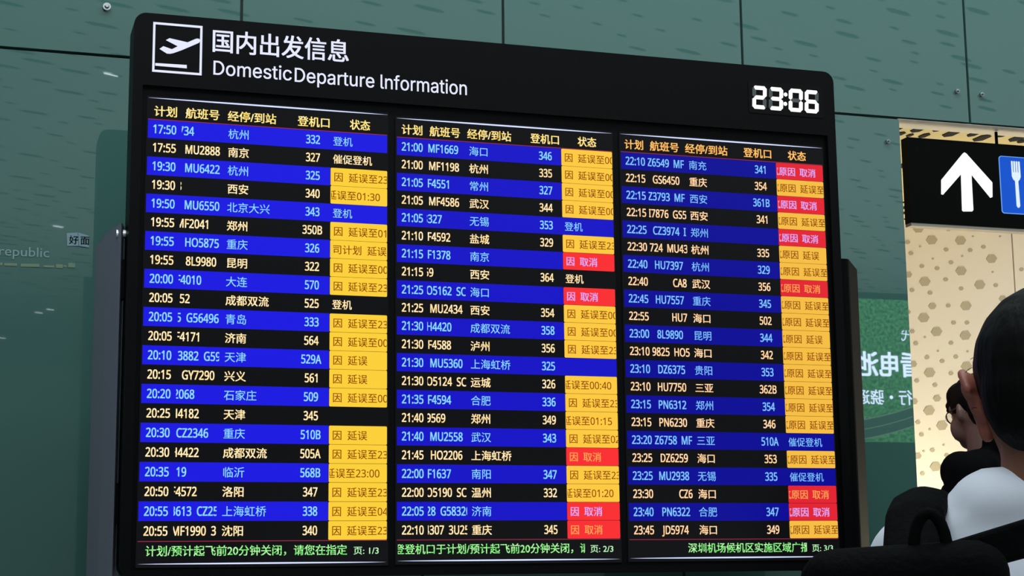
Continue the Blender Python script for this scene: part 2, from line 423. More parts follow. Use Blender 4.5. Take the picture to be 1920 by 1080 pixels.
for (u, _), ch in zip(dl, '2306'):
    hgt = vbot - vtop; V, F = [], []
    S = seg_shapes(dwid, hgt, 0.0128)
    sl = lambda p: (u + p[0] - 0.05 * (p[1] - hgt / 2), vtop + p[1])
    dg_ = obj('clock_digit', *join([prism([[sl(p) for p in S[k]]], -0.0121, -0.0131) for k in S if k in on[ch]]), M_seg, clock)
    off = [k for k in S if k not in on[ch]]
    obj('unlit_segment', *join([prism([[sl(p) for p in S[k]]], -0.0118, -0.0120) for k in off]), M_off, clock)
cp = [hp(1472.5, 177.5), hp(1472, 195)]
for x, y in cp:
    obj('colon_dot', *prism([[(x + .0065 * math.cos(a * math.pi / 8), y + .0065 * math.sin(a * math.pi / 8)) for a in range(16)]], -0.0118, -0.013), M_seg, clock)

# ---- the three screens
S1 = '''17:50|734|335|杭州|332|T登机
17:55|MU2888|346.5|南京|327|T催促登机
19:30|MU6422|346|杭州|325|Y延误至23
19:30|8|331|西安|340|L延误至01:30
19:50|MU6550|345|北京大兴|343|T登机
19:55|MF2041|330|郑州|350B|Y延误至01
19:55|HO5875|346|重庆|326|K司计划 延误
19:55|8L9980|348|昆明|322|Y延误至00
20:00|F4010|329.5|大连|570|Y延误至23
20:05|52|336.5|成都双流|525|T登机
20:05|5  G56496|330|青岛|333|Y延误至23
20:05|F4171|328|济南|564|Y延误至00
20:10|3882  G59|333|天津|529A|Y延误
20:15|GY7290|340.5|兴义|561|Y延误
20:20|2068|325|石家庄|509|Y延误至00
20:25|H4182|320.5|天津|345|
20:30|CZ2346|330|重庆|510B|Y延误
20:30|H4422|320|成都双流|505A|Y延误至23
20:35|119|319.5|临沂|568B|L延误至23:00
20:50|F4572|320|洛阳|347|Y延误至23
20:55|3613  CZ258|319|上海虹桥|338|Y延误至04
20:55|MF1990  3|321|沈阳|340|Y延误至23'''
S2 = '''21:00|MF1669|802|海口|346|Y延误至00
21:00|MF1198|803.5|杭州|335|Y延误至00
21:05|F4551|801|常州|327|Y延误至00
21:05|MF4586|803.5|武汉|344|Y延误至00
21:05|8327|793|无锡|353|T登机
21:10|F4592|801|盐城|329|Y延误至23
21:15|F1378|801|南京||R取消
21:15|59|795|西安|364|T登机
21:25|O5162  SC|799|海口||R取消
21:25|MU2434|805.7|西安|354|Y延误至00
21:30|H4420|799|成都双流|358|Y延误至00
21:30|F4588|801.8|泸州|356|Y延误至23
21:30|MU5360|805.7|上海虹桥|325|
21:30|O5124  SC|799|运城|326|L延误至00:40
21:35|F4594|801.4|合肥|336|Y延误至23
21:40|9569|799|郑州|349|L延误至01:15
21:40|MU2558|805.6|武汉|343|Y延误至02
21:45|HO2206|806.7|上海虹桥||R取消
22:00|F1637|801|南阳|347|Y延误至23
22:00|O5190  SC|798.6|温州|332|L延误至01:20
22:05|28  G58320|798.6|济南||R取消
22:10|4307  3U25|796|重庆|345|R取消'''
S3 = '''22:10|Z6549  MF|1213.8|南充|341|R取消
22:15|GS6450|1223.4|重庆|354|Y延误至
22:15|Z3793  MF|1215.3|西安|361B|R取消
22:15|I7876  GS5|1216|西安|341|Y延误至
22:25|CZ3974  I|1224|郑州||R取消
22:30|724  MU43|1218|杭州|335|Y延误
22:40|HU7397|1227|杭州|329|Y延误至
22:40|CA8|1261.5|武汉|356|R取消
22:45|HU7557|1228.6|重庆|345|Y延误至
22:55|HU7|1259.4|海口|502|Y延误至
23:00|8L9890|1232|昆明|344|Y延误
23:10|9825  HO5|1222.6|海口|342|Y延误至
23:10|DZ6375|1233|贵阳|353|Y延误至
23:10|HU7750|1232.4|三亚|362B|Y延误至
23:15|PN6312|1234|郑州|354|Y延误至
23:15|PN6230|1235.3|重庆|346|Y延误至
23:20|Z6758  MF|1227.6|三亚|510A|T催促登机
23:25|DZ6259|1237.7|海口|353|Y延误至
23:25|MU2938|1235|无锡|335|T催促登机
23:30|CZ6|1273|海口||R取消
23:40|PN6322|1240.7|合肥|347|R取消
23:45|JD5974|1243|海口|349|Y延误至'''
HEADS = ((('计划', 289, 332), ('航班号', 348, 411.5), ('经停/到站', 427, 518), ('登机口', 558, 618), ('状态', 656, 694)),
         (('计划', 753, 792), ('航班号', 805.5, 862.5), ('经停/到站', 876, 958.5), ('登机口', 994.5, 1048), ('状态', 1083, 1118)),
         (('计划', 1171, 1206), ('航班号', 1218.5, 1272.5), ('经停/到站', 1284.5, 1364), ('登机口', 1394, 1446), ('状态', 1477, 1511)))
TICK = (('：计划/预计起飞前20分钟关闭，请您在指定', 250, 265, 651, '页: 1/3', 663, 710),
        ('登登机口于计划/预计起飞前20分钟关闭，请', 739, 746, 1097, '页: 2/3', 1107, 1150),
        ('深圳机场候机区实施区域广播', 1290, 1290, 1513, '页: 3/3', 1523, 1562))
blues = ((29, 27, 225), (24, 21, 199), (14, 13, 150)); cyans = (((150, 214, 255), (120, 200, 250)), ((150, 212, 255), (110, 200, 245)), ((140, 196, 255), (100, 180, 245)))
warms = (((255, 243, 215), (255, 205, 110)), ((255, 240, 212), (255, 200, 105)), ((255, 226, 196), (255, 186, 110)))
yell = ((252, 208, 58), (254, 202, 66), (246, 190, 68)); heads = ((255, 214, 60), (255, 204, 50), (255, 172, 70))
M_red = lit('cell_red', (250, 48, 52), 1.0); M_lil = lit('lilac_text', (236, 190, 255), 1.0, (190, 150, 255), 260); M_ora = lit('orange_text', (255, 170, 84), 1.0)
M_line = lit('red_line', (150, 44, 70), 1.0); M_green = lit('green_text', (70, 226, 70), 1.0, (205, 255, 190), 300); M_page = lit('page_text', (190, 250, 190), 1.0)
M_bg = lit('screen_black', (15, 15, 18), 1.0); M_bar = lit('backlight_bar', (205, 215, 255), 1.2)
TABLES = (S1, S2, S3)
NAMES = ('left', 'middle', 'right')
for si in range(3):
    u0, u1, v0, v1, vT, vB = scr[si]; sw = u1 - u0; rh = (v1 - v0) / 22
    M_b = lit('row_blue_%d' % si, blues[si]); M_c = lit('cyan_text_%d' % si, cyans[si][0], 1.12, cyans[si][1], 260)
    M_w = lit('warm_text_%d' % si, warms[si][0], 1.15, warms[si][1], 260); M_y = lit('cell_yellow_%d' % si, yell[si])
    M_h = lit('head_text_%d' % si, heads[si], 1.1, (255, 240, 190) if si < 2 else (255, 200, 120), 300); M_br = lit('brown_text', (138, 62, 10))
    screen = flat('display_screen', [rect(u0 - 0.004, vT - 0.006, u1 + 0.004, vB + 0.010)], 0.0, 0.0035, M_bg, board)
    screen['label'] = '%s portrait flight screen, page %d of 3' % (NAMES[si], si + 1)
    U = lambda px, v: onw(px, pix((u0 + u1) / 2, v, 0)[1] + (px - pix((u0 + u1) / 2, v, 0)[0]) * 0.07 * (1 - (v - v0) / (v1 - v0) * 1.05), -0.001).x
    # backlight leaking in a thin bright line at the top and bottom edges
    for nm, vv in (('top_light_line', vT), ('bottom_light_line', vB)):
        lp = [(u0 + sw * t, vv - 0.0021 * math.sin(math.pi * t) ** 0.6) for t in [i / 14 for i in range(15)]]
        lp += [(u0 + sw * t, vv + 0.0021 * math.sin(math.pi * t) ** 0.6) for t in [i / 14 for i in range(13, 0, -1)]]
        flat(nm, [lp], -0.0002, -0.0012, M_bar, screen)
    obj('rule_line', *join([prism([rect(u0, v0 - 0.0022, u1, v0 - 0.0002)], -0.0003, -0.0007), prism([rect(u0, v1 + 0.0002, u1, v1 + 0.0022)], -0.0003, -0.0007)]), M_line, screen)
    # column heads
    it = []
    for s, a, b in HEADS[si]:
        ph = pix((u0 + u1) / 2, v0 - 0.022, 0)
        yy = ph[1] + ((a + b) / 2 - ph[0]) * 0.07
        ua, ub_ = onw(a, yy, -0.001).x, onw(b, yy, -0.001).x
        it.append(text2d(s, ua, v0 - 0.0135, 0.0325, width=ub_ - ua, bold=0.018))
    lettering('column_title', it, -0.001, M_h, screen)
    fu0, fu1 = u0 + (0.1365, 0.134, 0.128)[si] * sw, u0 + (0.3045, 0.306, 0.307)[si] * sw
    cell0 = u0 + (0.757, 0.757, 0.762)[si] * sw
    for r, line in enumerate(TABLES[si].split('\n')):
        tm, fl, fx, dest, gate, st = line.split('|')
        va_, vb_ = v0 + r * rh, v0 + (r + 1) * rh; blue = r % 2 == 0
        kind = st[:1]; body = st[1:]
        cell = kind in ('Y', 'L', 'K', 'R')
        if blue:
            flat('blue_row', [rect(u0, va_ + 0.0002, (cell0 - 0.001) if cell else u1, vb_ - 0.0002)], -0.0002, -0.0005, M_b, screen)
        base = vb_ - rh * 0.5 + 0.0122; cbase = vb_ - rh * 0.5 + 0.0118
        SX = 0.96; EM = 0.0357
        tx = u0 + 0.0215 * sw
        TM = M_c if blue else M_w
        lettering('time_text', [text2d(tm, tx, base, EM, font=LAT, width=0.0640, bold=0.022)], -0.0011, TM, screen)
        lettering('flight_number', [text2d(fl, U(float(fx), (va_ + vb_) / 2), base, EM, font=LAT, sx=SX * 0.765, bold=0.022, clip=(fu0, fu1))], -0.0011, TM, screen)
        lettering('destination_text', [text2d(dest, u0 + 0.3255 * sw, cbase, 0.0308, bold=0.004 if blue else 0.014)], -0.0011, TM, screen)
        if gate: lettering('gate_number', [text2d(gate, u0 + 0.681 * sw, base, EM, font=LAT, sx=SX * 0.745, bold=0.022, centre=True)], -0.0011, TM, screen)
        if kind == 'T': lettering('status_text', [text2d(body, cell0 + 0.006, cbase, 0.0292, bold=0.004 if blue else 0.012)], -0.0011, TM, screen)
        if cell:
            V, F = prism([rrect(cell0, va_ + 0.0005, u1, vb_ - 0.0005, 0.003, 3)], -0.0003, -0.0010)
            c = obj('status_cell', V, F, M_red if kind == 'R' else M_y, screen)
            if kind == 'R' and si == 2: c.data.materials[0] = lit('cell_red_dim', (228, 38, 52))
            clip = (cell0 + 0.002, u1 - 0.001)
            CW = 0.0292
            # trim to the cell
            out = []
            bold = (0.016 if kind == 'R' else 0.007) if blue else 0.008
            spec = {'L': [(body[:3], -0.0110, CW), (body[3:], -0.0110 + CW * 3.0, CW * 1.02)],
                    'K': [('司计划', 0.006, CW), ('延误', 0.006 + CW * 3.5, CW)]}.get(kind)
            if not spec: spec = [('因', 0.0085, CW), (body, 0.0085 + CW * 1.5, CW)] if si < 2 else [('气原因', 0.009 - CW, CW), (body, 0.009 + CW * 2.45, CW)]
            sp2 = []
            for s, du, em in spec:
                k = next((i for i, ch in enumerate(s) if ch.isdigit()), len(s))
                if s[:k]: sp2.append((s[:k], du, em, BUILTIN, 1.0))
                if s[k:]: sp2.append((s[k:], du + em * k, em * 1.04, LAT, 0.92))
            it = [text2d(s, cell0 + du, cbase, em, sx=q, font=ff, bold=bold, clip=clip) for s, du, em, ff, q in sp2]
            lettering('status_text', it, -0.0016, (M_lil if blue else M_ora) if kind == 'R' else M_br, screen)
    s, xs, c0, c1, pg, p0, p1 = TICK[si]
    vt = v1 + 0.0385
    uS = onw(xs, 1031, -0.001).x; uC0 = onw(c0, 1031, -0.001).x; uC1 = onw(c1, 1031, -0.001).x
    lettering('notice_text', [text2d(s, uS, vt, (0.0305, 0.0305, 0.0311)[si], bold=0.014, clip=(uC0, uC1))], -0.0011, M_green, screen)
    a, b = onw(p0, 1031, -0.001).x, onw(p1, 1031, -0.001).x
    lettering('page_number', [text2d(pg, a, vt, 0.0245, width=b - a, bold=0.008)], -0.0011, M_page, screen)

# ---- the two posts that carry the board
M_post = mat('brushed_post', (140, 138, 156), rough=0.5, metal=0.5, bump=(9, 0.25, (1, 1, 0.05)))
M_postb = mat('black_post', (4, 4, 4), rough=0.7, spec=0.08)
VP_ = -0.30
def post(name, pts, m, label, knob):
    # pts: plan outline (u, w); prism standing on the floor, corners eased
    base = W(sum(p[0] for p in pts) / len(pts), FL, sum(p[1] for p in pts) / len(pts))
    e = empty(name, base, label, 'post', 'posts carrying the departure board')
    n = len(pts)
    out = []
    for i in range(n):
        a, b, c = Vector(pts[i - 1]), Vector(pts[i]), Vector(pts[(i + 1) % n])
        d0 = min(0.012, (a - b).length * .3); d1 = min(0.012, (c - b).length * .3)
        p, q = b + (a - b).normalized() * d0, b + (c - b).normalized() * d1
        for t in (0, .5, 1): out.append(tuple(p * (1 - t) ** 2 + b * 2 * t * (1 - t) + q * t * t))
    V, F = prism([out], VP_, FL - 0.002, tf=lambda u, w, v: W(u, v, w))
    obj('column', V, F, m, e)
    V, F = prism([[(p[0] * 1 , p[1]) for p in out]], FL - 0.012, FL, tf=lambda u, w, v: W(base.x + (u - base.x) * 1.25, v, base.y + (w - base.y) * 1.25))
    obj('base_plate', V, F, M_postb, e)
    return e
pl = post('board_post', [(-1.119, 0.054), (-1.147, 0.205), (-1.163, 0.458), (-1.10, 0.458), (-1.085, 0.25), (-1.106, 0.12)], M_post,
     'grey brushed metal post standing at the left end of the board', True)
pr = post('board_post', [(1.115, 0.130), (1.118, 0.06), (1.164, 0.052), (1.302, 0.239), (1.29, 0.458), (1.16, 0.458)], M_postb,
     'black angular post standing at the right end of the board', False)
for (ya, yb) in ((488, 562), (906, 982)):
    v_a = onw(236, ya, 0.09).y; v_b = onw(236, yb, 0.09).y
    obj('bracket', *box(-1.121, v_a, 0.075, -1.106, v_b, 0.115), M_bezel, pl)
    obj('bracket', *box(1.107, v_a, 0.07, 1.13, v_b, 0.11), M_bezel, pr)
k = onw(238, 438, 0.09)
obj('clamp_knob', *tube(W(-1.13, k.y, 0.10), W(-1.085, k.y, 0.10), 0.0125, n=16), mat('bright_steel', (210, 212, 215), rough=0.3, metal=1.0), pl)

# ================================================================== HANGING SIGN
WS = 0.765
sl = onw(1703, 300, WS).x; st_ = onw(1703, 257, WS).y; sb = onw(1710, 417, WS).y
sign = empty('hanging_sign', W(sl + 1.1, VC, WS + 0.02), 'black lit wayfinding sign with white arrow and blue restaurant symbol', 'sign')
M_sbox = mat('sign_black', (4, 4, 4), rough=0.5, spec=0.06)
SR = sl + 2.0
flat('sign_box', [rect(sl, st_, SR, sb)], WS, WS + 0.045, M_sbox, sign)
obj('lower_trim', *box(sl, sb + 0.0005, WS + 0.002, SR, sb + 0.012, WS + 0.043), mat('sign_trim', (140, 130, 120), rough=0.4, metal=0.3), sign)
ru = onw(1867, 240, WS + 0.02).x
for uu in (ru, ru + 1.2):
    obj('hanger_rod', *tube(W(uu, VJ + 0.005, WS + 0.02), W(uu, st_, WS + 0.02), 0.006), M_sbox, sign)
sp = lambda x, y: (onw(1600 + x / 3.375, 180 + y / 3.375, WS).x, onw(1600 + x / 3.375, 180 + y / 3.375, WS).y)
M_arrow = lit('sign_lit_white', (250, 252, 255), 1.25)
flat('arrow', [[sp(*p) for p in ((690,366),(700,358),(712,364),(877,548),(878,640),(866,645),(745,497),(757,722),(750,731),(694,731),(687,724),(680,495),(566,625),(555,622),(555,532))]],
     WS - 0.0005, WS - 0.003, M_arrow, sign)
b0 = sp(917, 378); b1 = sp(930, 742); bh = b1[1] - b0[1]
bu = b0[0]
blue = flat('restaurant_symbol', [rrect(bu, b0[1], bu + bh, b1[1], 0.012)], WS - 0.0005, WS - 0.002, lit('sign_blue_rim', (110, 165, 240), 1.0), sign)
flat('blue_field', [rrect(bu + 0.003, b0[1] + 0.003, bu + bh - 0.003, b1[1] - 0.003, 0.010)], WS - 0.0022, WS - 0.003, lit('sign_blue', (22, 84, 205), 1.0), blue)
fx0, fy0 = sp(994, 413); fx1, fy1 = sp(1069, 710)
def fk(x, y): return (fx0 + (fx1 - fx0) * x, fy0 + (fy1 - fy0) * y)
fork = [fk(0, 0), fk(.16, 0), fk(.16, .24), fk(.25, .24), fk(.25, 0), fk(.42, 0), fk(.42, .24), fk(.51, .24), fk(.51, 0), fk(.68, 0), fk(.68, .24), fk(.77, .24), fk(.77, 0),
        fk(.95, 0), fk(.97, .33), fk(.85, .39), fk(.67, .43), fk(.72, .96), fk(.6, 1), fk(.45, 1), fk(.33, .96), fk(.32, .43), fk(.12, .39), fk(0, .33)]
flat('fork', [fork], WS - 0.0032, WS - 0.0045, lit('sign_icon_white', (225, 242, 255), 1.0), blue)
def kn(x, y): return fk(x + 1.35, y)
flat('knife', [[kn(.2, 0), kn(.55, .02), kn(.72, .15), kn(.75, .5), kn(.6, .55), kn(.6, .97), kn(.45, 1), kn(.3, .97), kn(.3, .5), kn(.2, .45)]], WS - 0.0032, WS - 0.0045, lit('sign_icon_white', (225, 242, 255), 1.0), blue)

# ================================================================== SHOP SIGNS SEEN IN THE GLASS, PAINTED ON AS FAINT COLOUR (left)
M_faint = mat('faint_sign_image', (118, 148, 150), rough=0.35)
M_faint2 = mat('faint_plate_image', (112, 140, 148), rough=0.35)
M_faint3 = mat('faint_warm_image', (100, 124, 100), rough=0.4)
M_faintd = mat('faint_dark_image', (64, 96, 100), rough=0.4)
wl = lambda x, y: (onw(x, y, WW - 0.002).x, onw(x, y, WW - 0.002).y)
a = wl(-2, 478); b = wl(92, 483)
lettering('shop_lettering_image', [text2d('republic', a[0], (a[1] + b[1]) / 2, abs(wl(40, 455)[1] - wl(40, 480)[1]) * 1.02, width=b[0] - a[0], font=BUILTIN)], WW - 0.002, M_faint, wall)
pl1 = flat('shop_plate_image', [[wl(125, 437), wl(146, 436), wl(147, 461), wl(126, 461)]], WW - 0.001, WW - 0.002, M_faint2, wall)
pl2 = flat('shop_plate_image', [[wl(147, 436), wl(167, 442), wl(167, 464), wl(148, 461)]], WW - 0.001, WW - 0.002, M_faint2, wall)
q = wl(129, 456); lettering('shop_lettering_image', [text2d('好', *q, 0.030, bold=0.01)], WW - 0.0025, M_faintd, pl1)
q = wl(150, 457); lettering('shop_lettering_image', [text2d('面', *q, 0.030, bold=0.01)], WW - 0.0025, M_faintd, pl2)
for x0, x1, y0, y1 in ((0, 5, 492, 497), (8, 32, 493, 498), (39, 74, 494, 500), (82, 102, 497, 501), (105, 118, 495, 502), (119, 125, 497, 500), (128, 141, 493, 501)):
    flat('dash_image', [[wl(x0, y0), wl(x1, y0 + .6), wl(x1, y1 + .6), wl(x0, y1)]], WW - 0.001, WW - 0.0015, M_faint3, wall)

# ================================================================== ADVERTISING LIGHTBOX (across the hall; seen mirrored in the glass)
WA = -7.5                                    # distance plane of the lightbox; its mirror image lies at 2*WW - WA
WV = 2 * WW - WA
av = lambda x, y: (onw(x, y, WV).x, onw(x, y, WV).y)
KA = 5.2
tl = av(1500, 560); br = av(1790, 828)
ad = empty('advertising_lightbox', W((tl[0] + br[0]) / 2, FL, WA), 'green advertising lightbox with white Chinese lettering, seen mirrored in the glass wall', 'advertisement')
gx0, gx1 = av(1500, 700)[0], av(2060, 700)[0]
gv0, gv1 = av(1650, 561)[1], av(1660, 829)[1]
obj('light_frame', *box(gx0 - 0.06, gv0 - 0.06, WA - 0.12, gx1 + 0.06, gv1 + 0.06, WA - 0.003), M_bezel, ad)
obj('stand', *box(gx0, gv1 + 0.06, WA - 0.1, gx1, FL, WA - 0.03), M_bezel, ad)
m = lit('forest_print', (12, 62, 40), 1.0, (84, 160, 92), 34.0); 
nt = m.node_tree; nt.nodes['Principled BSDF'].inputs['Emission Strength'].default_value = KA
rp = [n for n in nt.nodes if n.type == 'VALTORGB'][0]; rp.color_ramp.elements[0].position = .40; rp.color_ramp.elements[1].position = .60
nz = [n for n in nt.nodes if n.type == 'TEX_NOISE'][0]; nz.inputs['Detail'].default_value = 6; nz.inputs['Roughness'].default_value = .75
pnl = flat('poster', [rect(gx0, gv0, gx1, gv1)], WA, WA - 0.002, m, ad)
ft = lambda s, x0, x1, yb, empx, name, bold: None
M_adw = lit('ad_white', (205, 222, 255), 12.0)
def adtext(s, xr, xl, yb, bold, grow=1.0):
    """text whose mirror image runs from pixel xr (start, right) to xl (end, left)"""
    pa, pb = av(xr, yb), av(xl, yb)
    em = abs(pb[0] - pa[0]) / len(s)
    P, F = glyphs(s, bold, CJK, 3)
    return [(pa[0] - p[0] * em * 1.0, (pa[1] + pb[1]) / 2 - p[1] * em * grow) for p in P], F
lettering('ad_lettering', [adtext('看电池', 1728, 1608, 702, 0.03, 1.1), adtext('行・骁遥', 1711, 1605, 756, 0.012, 1.0), adtext('代', 1714, 1689, 638, 0.0, 0.8)], WA + 0.003, M_adw, pnl)
M_road = lit('ad_road', (52, 74, 66), 4.0); M_rl = lit('ad_road_line', (110, 130, 112), 5.0)
def curve_band(y_off0, y_off1, m, name, w):
    top, bot = [], []
    for i in range(13):
        x = 1500 + i * 25
        t = (x - 1600) / 110
        y = 790 - 14 * t - 12 * t * abs(t)
        top.append(av(x, y + y_off0)); bot.append(av(x, y + y_off1))
    flat(name, [top + bot[::-1]], w, w + 0.001, m, pnl)
curve_band(0, 36, M_road, 'road', WA + 0.001)
curve_band(-1.5, 0.5, M_rl, 'road_edge', WA + 0.003); curve_band(17, 18.5, M_rl, 'road_edge', WA + 0.003); curve_band(35, 37, M_rl, 'road_edge', WA + 0.003)

# ================================================================== PEOPLE
M_skin = mat('skin', (138, 92, 70), rough=0.5, noise=(14, (116, 74, 56), (1, 1, 1)))
M_hair = mat('black_hair', (5, 5, 5), rough=0.6, spec=0.12, bump=(60, 0.5, (1, 1, 0.15)))
def ell(c, r, rot=(0, 0, 0), n=16, k=10):
    E = Euler(tuple(math.radians(a) for a in rot)).to_matrix(); c = Vector(c); V = []; F = []
    for i in range(1, k):
        th = math.pi * i / k
        for j in range(n):
            ph = 2 * math.pi * j / n
            V.append(c + E @ Vector((r[0] * math.sin(th) * math.cos(ph), r[1] * math.sin(th) * math.sin(ph), r[2] * math.cos(th))))
    V += [c + E @ Vector((0, 0, r[2])), c + E @ Vector((0, 0, -r[2]))]
    for i in range(k - 2):
        for j in range(n): F.append((i * n + j, i * n + (j + 1) % n, (i + 1) * n + (j + 1) % n, (i + 1) * n + j))
    t, b = len(V) - 2, len(V) - 1
    for j in range(n):
        F.append((t, (j + 1) % n, j)); F.append((b, (k - 2) * n + j, (k - 2) * n + (j + 1) % n))
    return V, F
def cap(p, q, r0, r1, sx=1.0):
    """round-ended tapered limb"""
    p, q = Vector(p), Vector(q); d = q - p; L = d.length; z = d.normalized()
    x = z.orthogonal().normalized(); y = z.cross(x); V, F = [], []; n = 14
    prof = [(-r0 * math.cos(a), r0 * math.sin(a)) for a in (0.35, 0.8, 1.25)] + [(0, r0), (L * .33, r0 * .67 + r1 * .33), (L * .67, r0 * .33 + r1 * .67), (L, r1)] + \
           [(L + r1 * math.cos(a), r1 * math.sin(a)) for a in (1.25, 0.8, 0.35)]
    for h, r in prof: V += [p + z * h + (x * math.cos(2 * math.pi * j / n) + y * math.sin(2 * math.pi * j / n)) * r for j in range(n)]
    for i in range(len(prof) - 1): F += [(i * n + j, i * n + (j + 1) % n, (i + 1) * n + (j + 1) % n, (i + 1) * n + j) for j in range(n)]
    F += [tuple(range(n))[::-1], tuple(range(len(V) - n, len(V)))]
    return V, F
def blend(name, parts, xf, m, parent, voxel=0.006, smooth=4, factor=0.5):
    """fuse overlapping volumes into one continuous skin"""
    V, F = join(parts); me = bpy.data.meshes.new(name); me.from_pydata([tuple(v) for v in V], [], F)
    t = bpy.data.objects.new(name, me); COL.objects.link(t)
    md = t.modifiers.new('r', 'REMESH'); md.mode = 'VOXEL'; md.voxel_size = voxel; md.use_smooth_shade = True
    if smooth: s = t.modifiers.new('s', 'SMOOTH'); s.iterations = smooth; s.factor = factor
    dg = bpy.context.evaluated_depsgraph_get(); dg.update(); nm = bpy.data.meshes.new_from_object(t.evaluated_get(dg))
    bpy.data.objects.remove(t)
    base = root_of(parent).location
    for v in nm.vertices: v.co = (xf @ v.co) - base
    nm.materials.clear(); nm.materials.append(m); nm.shade_smooth(); nm.name = name
    o = bpy.data.objects.new(name, nm); COL.objects.link(o); o.parent = parent
    return o
def hand(c, fwd_, side, up=(0, 0, 1)):
    """palm, four fingers and a thumb, slightly curled"""
    c = Vector(c); f = Vector(fwd_).normalized(); s = Vector(side).normalized(); n = f.cross(s).normalized(); P = []
    P.append(cap(c, c + f * 0.055 - s * 0.018, 0.020, 0.017)); P.append(cap(c, c + f * 0.058 + s * 0.018, 0.020, 0.017))
    for i, L in enumerate((0.062, 0.072, 0.067, 0.052)):
        a = c + f * 0.068 + s * (0.030 - i * 0.0195)
        b = a + f * L * .45 - n * L * .12; d = b + f * L * .32 - n * L * .28
        P += [cap(a, b, 0.0086, 0.008), cap(b, d, 0.008, 0.0068)]
    t0 = c + f * 0.012 + s * 0.022; t1 = t0 + f * 0.032 + s * 0.026; t2 = t1 + f * 0.028 + s * 0.006 - n * 0.01
    P += [cap(t0, t1, 0.012, 0.0095), cap(t1, t2, 0.0095, 0.008)]
    return P
def place(px, py, depth, yaw_dir, local):
    """local frame x right, y forward, z up; local point sits at the pixel ray at that depth, feet on the floor"""
    p = atz(px, py, depth); f = Vector((yaw_dir[0], yaw_dir[1], 0)).normalized(); r = Vector((f.y, -f.x, 0))
    Rm = Matrix((r, f, Vector((0, 0, 1)))).transposed()
    o = p - Rm @ Vector((local[0], local[1], 0))
    return Rm, o, p.z

# ---------- person seen from behind at the right edge
d1 = ray(1965, 700); wdir = Vector((d1.x, d1.z, 0))
Rm, o1, zc = place(1962, 540, 1.9, (wdir.x, wdir.y), (0, 0))
H1 = zc
p1 = empty('person', Vector((o1.x, o1.y, 0)), 'person seen from behind with short black hair, white T-shirt and black shoulder straps', 'person')
X1 = Matrix.Translation((o1.x, o1.y, 0)) @ Rm.to_4x4()
c = H1                                      # crown height; everything measured down from it
sh = c - 0.305
def leg(s): return [cap((s * .085, 0, c - .80), (s * .09, .01, .46), .082, .055), cap((s * .09, .01, .46), (s * .09, -.02, .10), .052, .036)]
body = [ell((0, .0, c - .115), (.076, .093, .112)), ell((0, .045, c - .165), (.056, .06, .065)), cap((0, -.012, c - .17), (0, -.02, c - .30), .060, .066),
        ell((0, .105, c - .135), (.012, .02, .022)), ell((0, .098, c - .175), (.022, .012, .008)), ell((0, .092, c - .21), (.022, .02, .018)),
        cap((-.10, -.01, sh), (.10, -.01, sh), .055, .055), ell((0, 0, c - .47), (.145, .085, .20)), ell((0, 0, c - .72), (.13, .09, .12))]
for s in (-1, 1):
    body += [cap((s * .165, -.005, sh), (s * .20, .03, sh - .26), .042, .034), cap((s * .20, .03, sh - .26), (s * .15, .26, sh - .20), .033, .024)]
    body += hand((s * .148, .28, sh - .195), (-s * .15, 1, .15), (-s * .6, 0, .8))
    body += leg(s)
blend('body', body, X1, M_skin, p1, 0.0065, 5)
# ears: a rim, a bowl and a lobe
for s in (-1, 1):
    ring = []
    for i in range(13):
        a = math.radians(-70 + 235 * i / 12)
        ring.append((s * (.087 + .011 * math.sin(max(0, a)) + .004), .012 - .022 * math.cos(a) * .9, c - .130 + .034 * math.sin(a)))
    EC = Vector((s * .083, .006, c - .122)); ER = Euler((math.radians(-8), math.radians(s * 17), 0)).to_matrix()
    ring = [EC + ER @ Vector((s * .004, -.020 * math.cos(math.radians(-70 + 235 * i / 12)) * -1 - .004, .033 * math.sin(math.radians(-70 + 235 * i / 12)))) for i in range(13)]
    parts = [cap(ring[i], ring[i + 1], .0056, .0056) for i in range(12)]
    parts += [ell((s * .081, .006, c - .124), (.0115, .019, .031), (-8, s * 17, 0)), ell((s * .086, .003, c - .110), (.0125, .017, .019), (0, s * 17, 0)), ell((s * .073, .006, c - .157), (.009, .010, .013)), ell((s * .072, .010, c - .135), (.013, .015, .030))]
    blend('ear', parts, X1, mat('ear_skin', (150, 84, 70), rough=0.45), p1, 0.0028, 3)
hair = [ell((0, -.004, c - .088), (.0855, .106, .092)), ell((0, -.038, c - .118), (.078, .072, .080)), ell((0, -.045, c - .152), (.060, .044, .048)), ell((0, .045, c - .065), (.075, .062, .058))]
hr = blend('hair', hair, X1, M_hair, p1, 0.006, 3)
st = []
for i in range(16):
    a = random.uniform(0, 2 * math.pi); z = random.uniform(-.16, -.02); rr = .088
    b0_ = Vector((rr * math.cos(a), rr * 1.1 * math.sin(a), c + z)); out = Vector((math.cos(a), math.sin(a), random.uniform(-.6, .5))) * random.uniform(.004, .009)
    st.append(chain([X1 @ b0_, X1 @ (b0_ + out * .6), X1 @ (b0_ + out + Vector((0, 0, -.002)))], .0004, 4))
obj('stray_hair', *join(st), M_hair, hr)
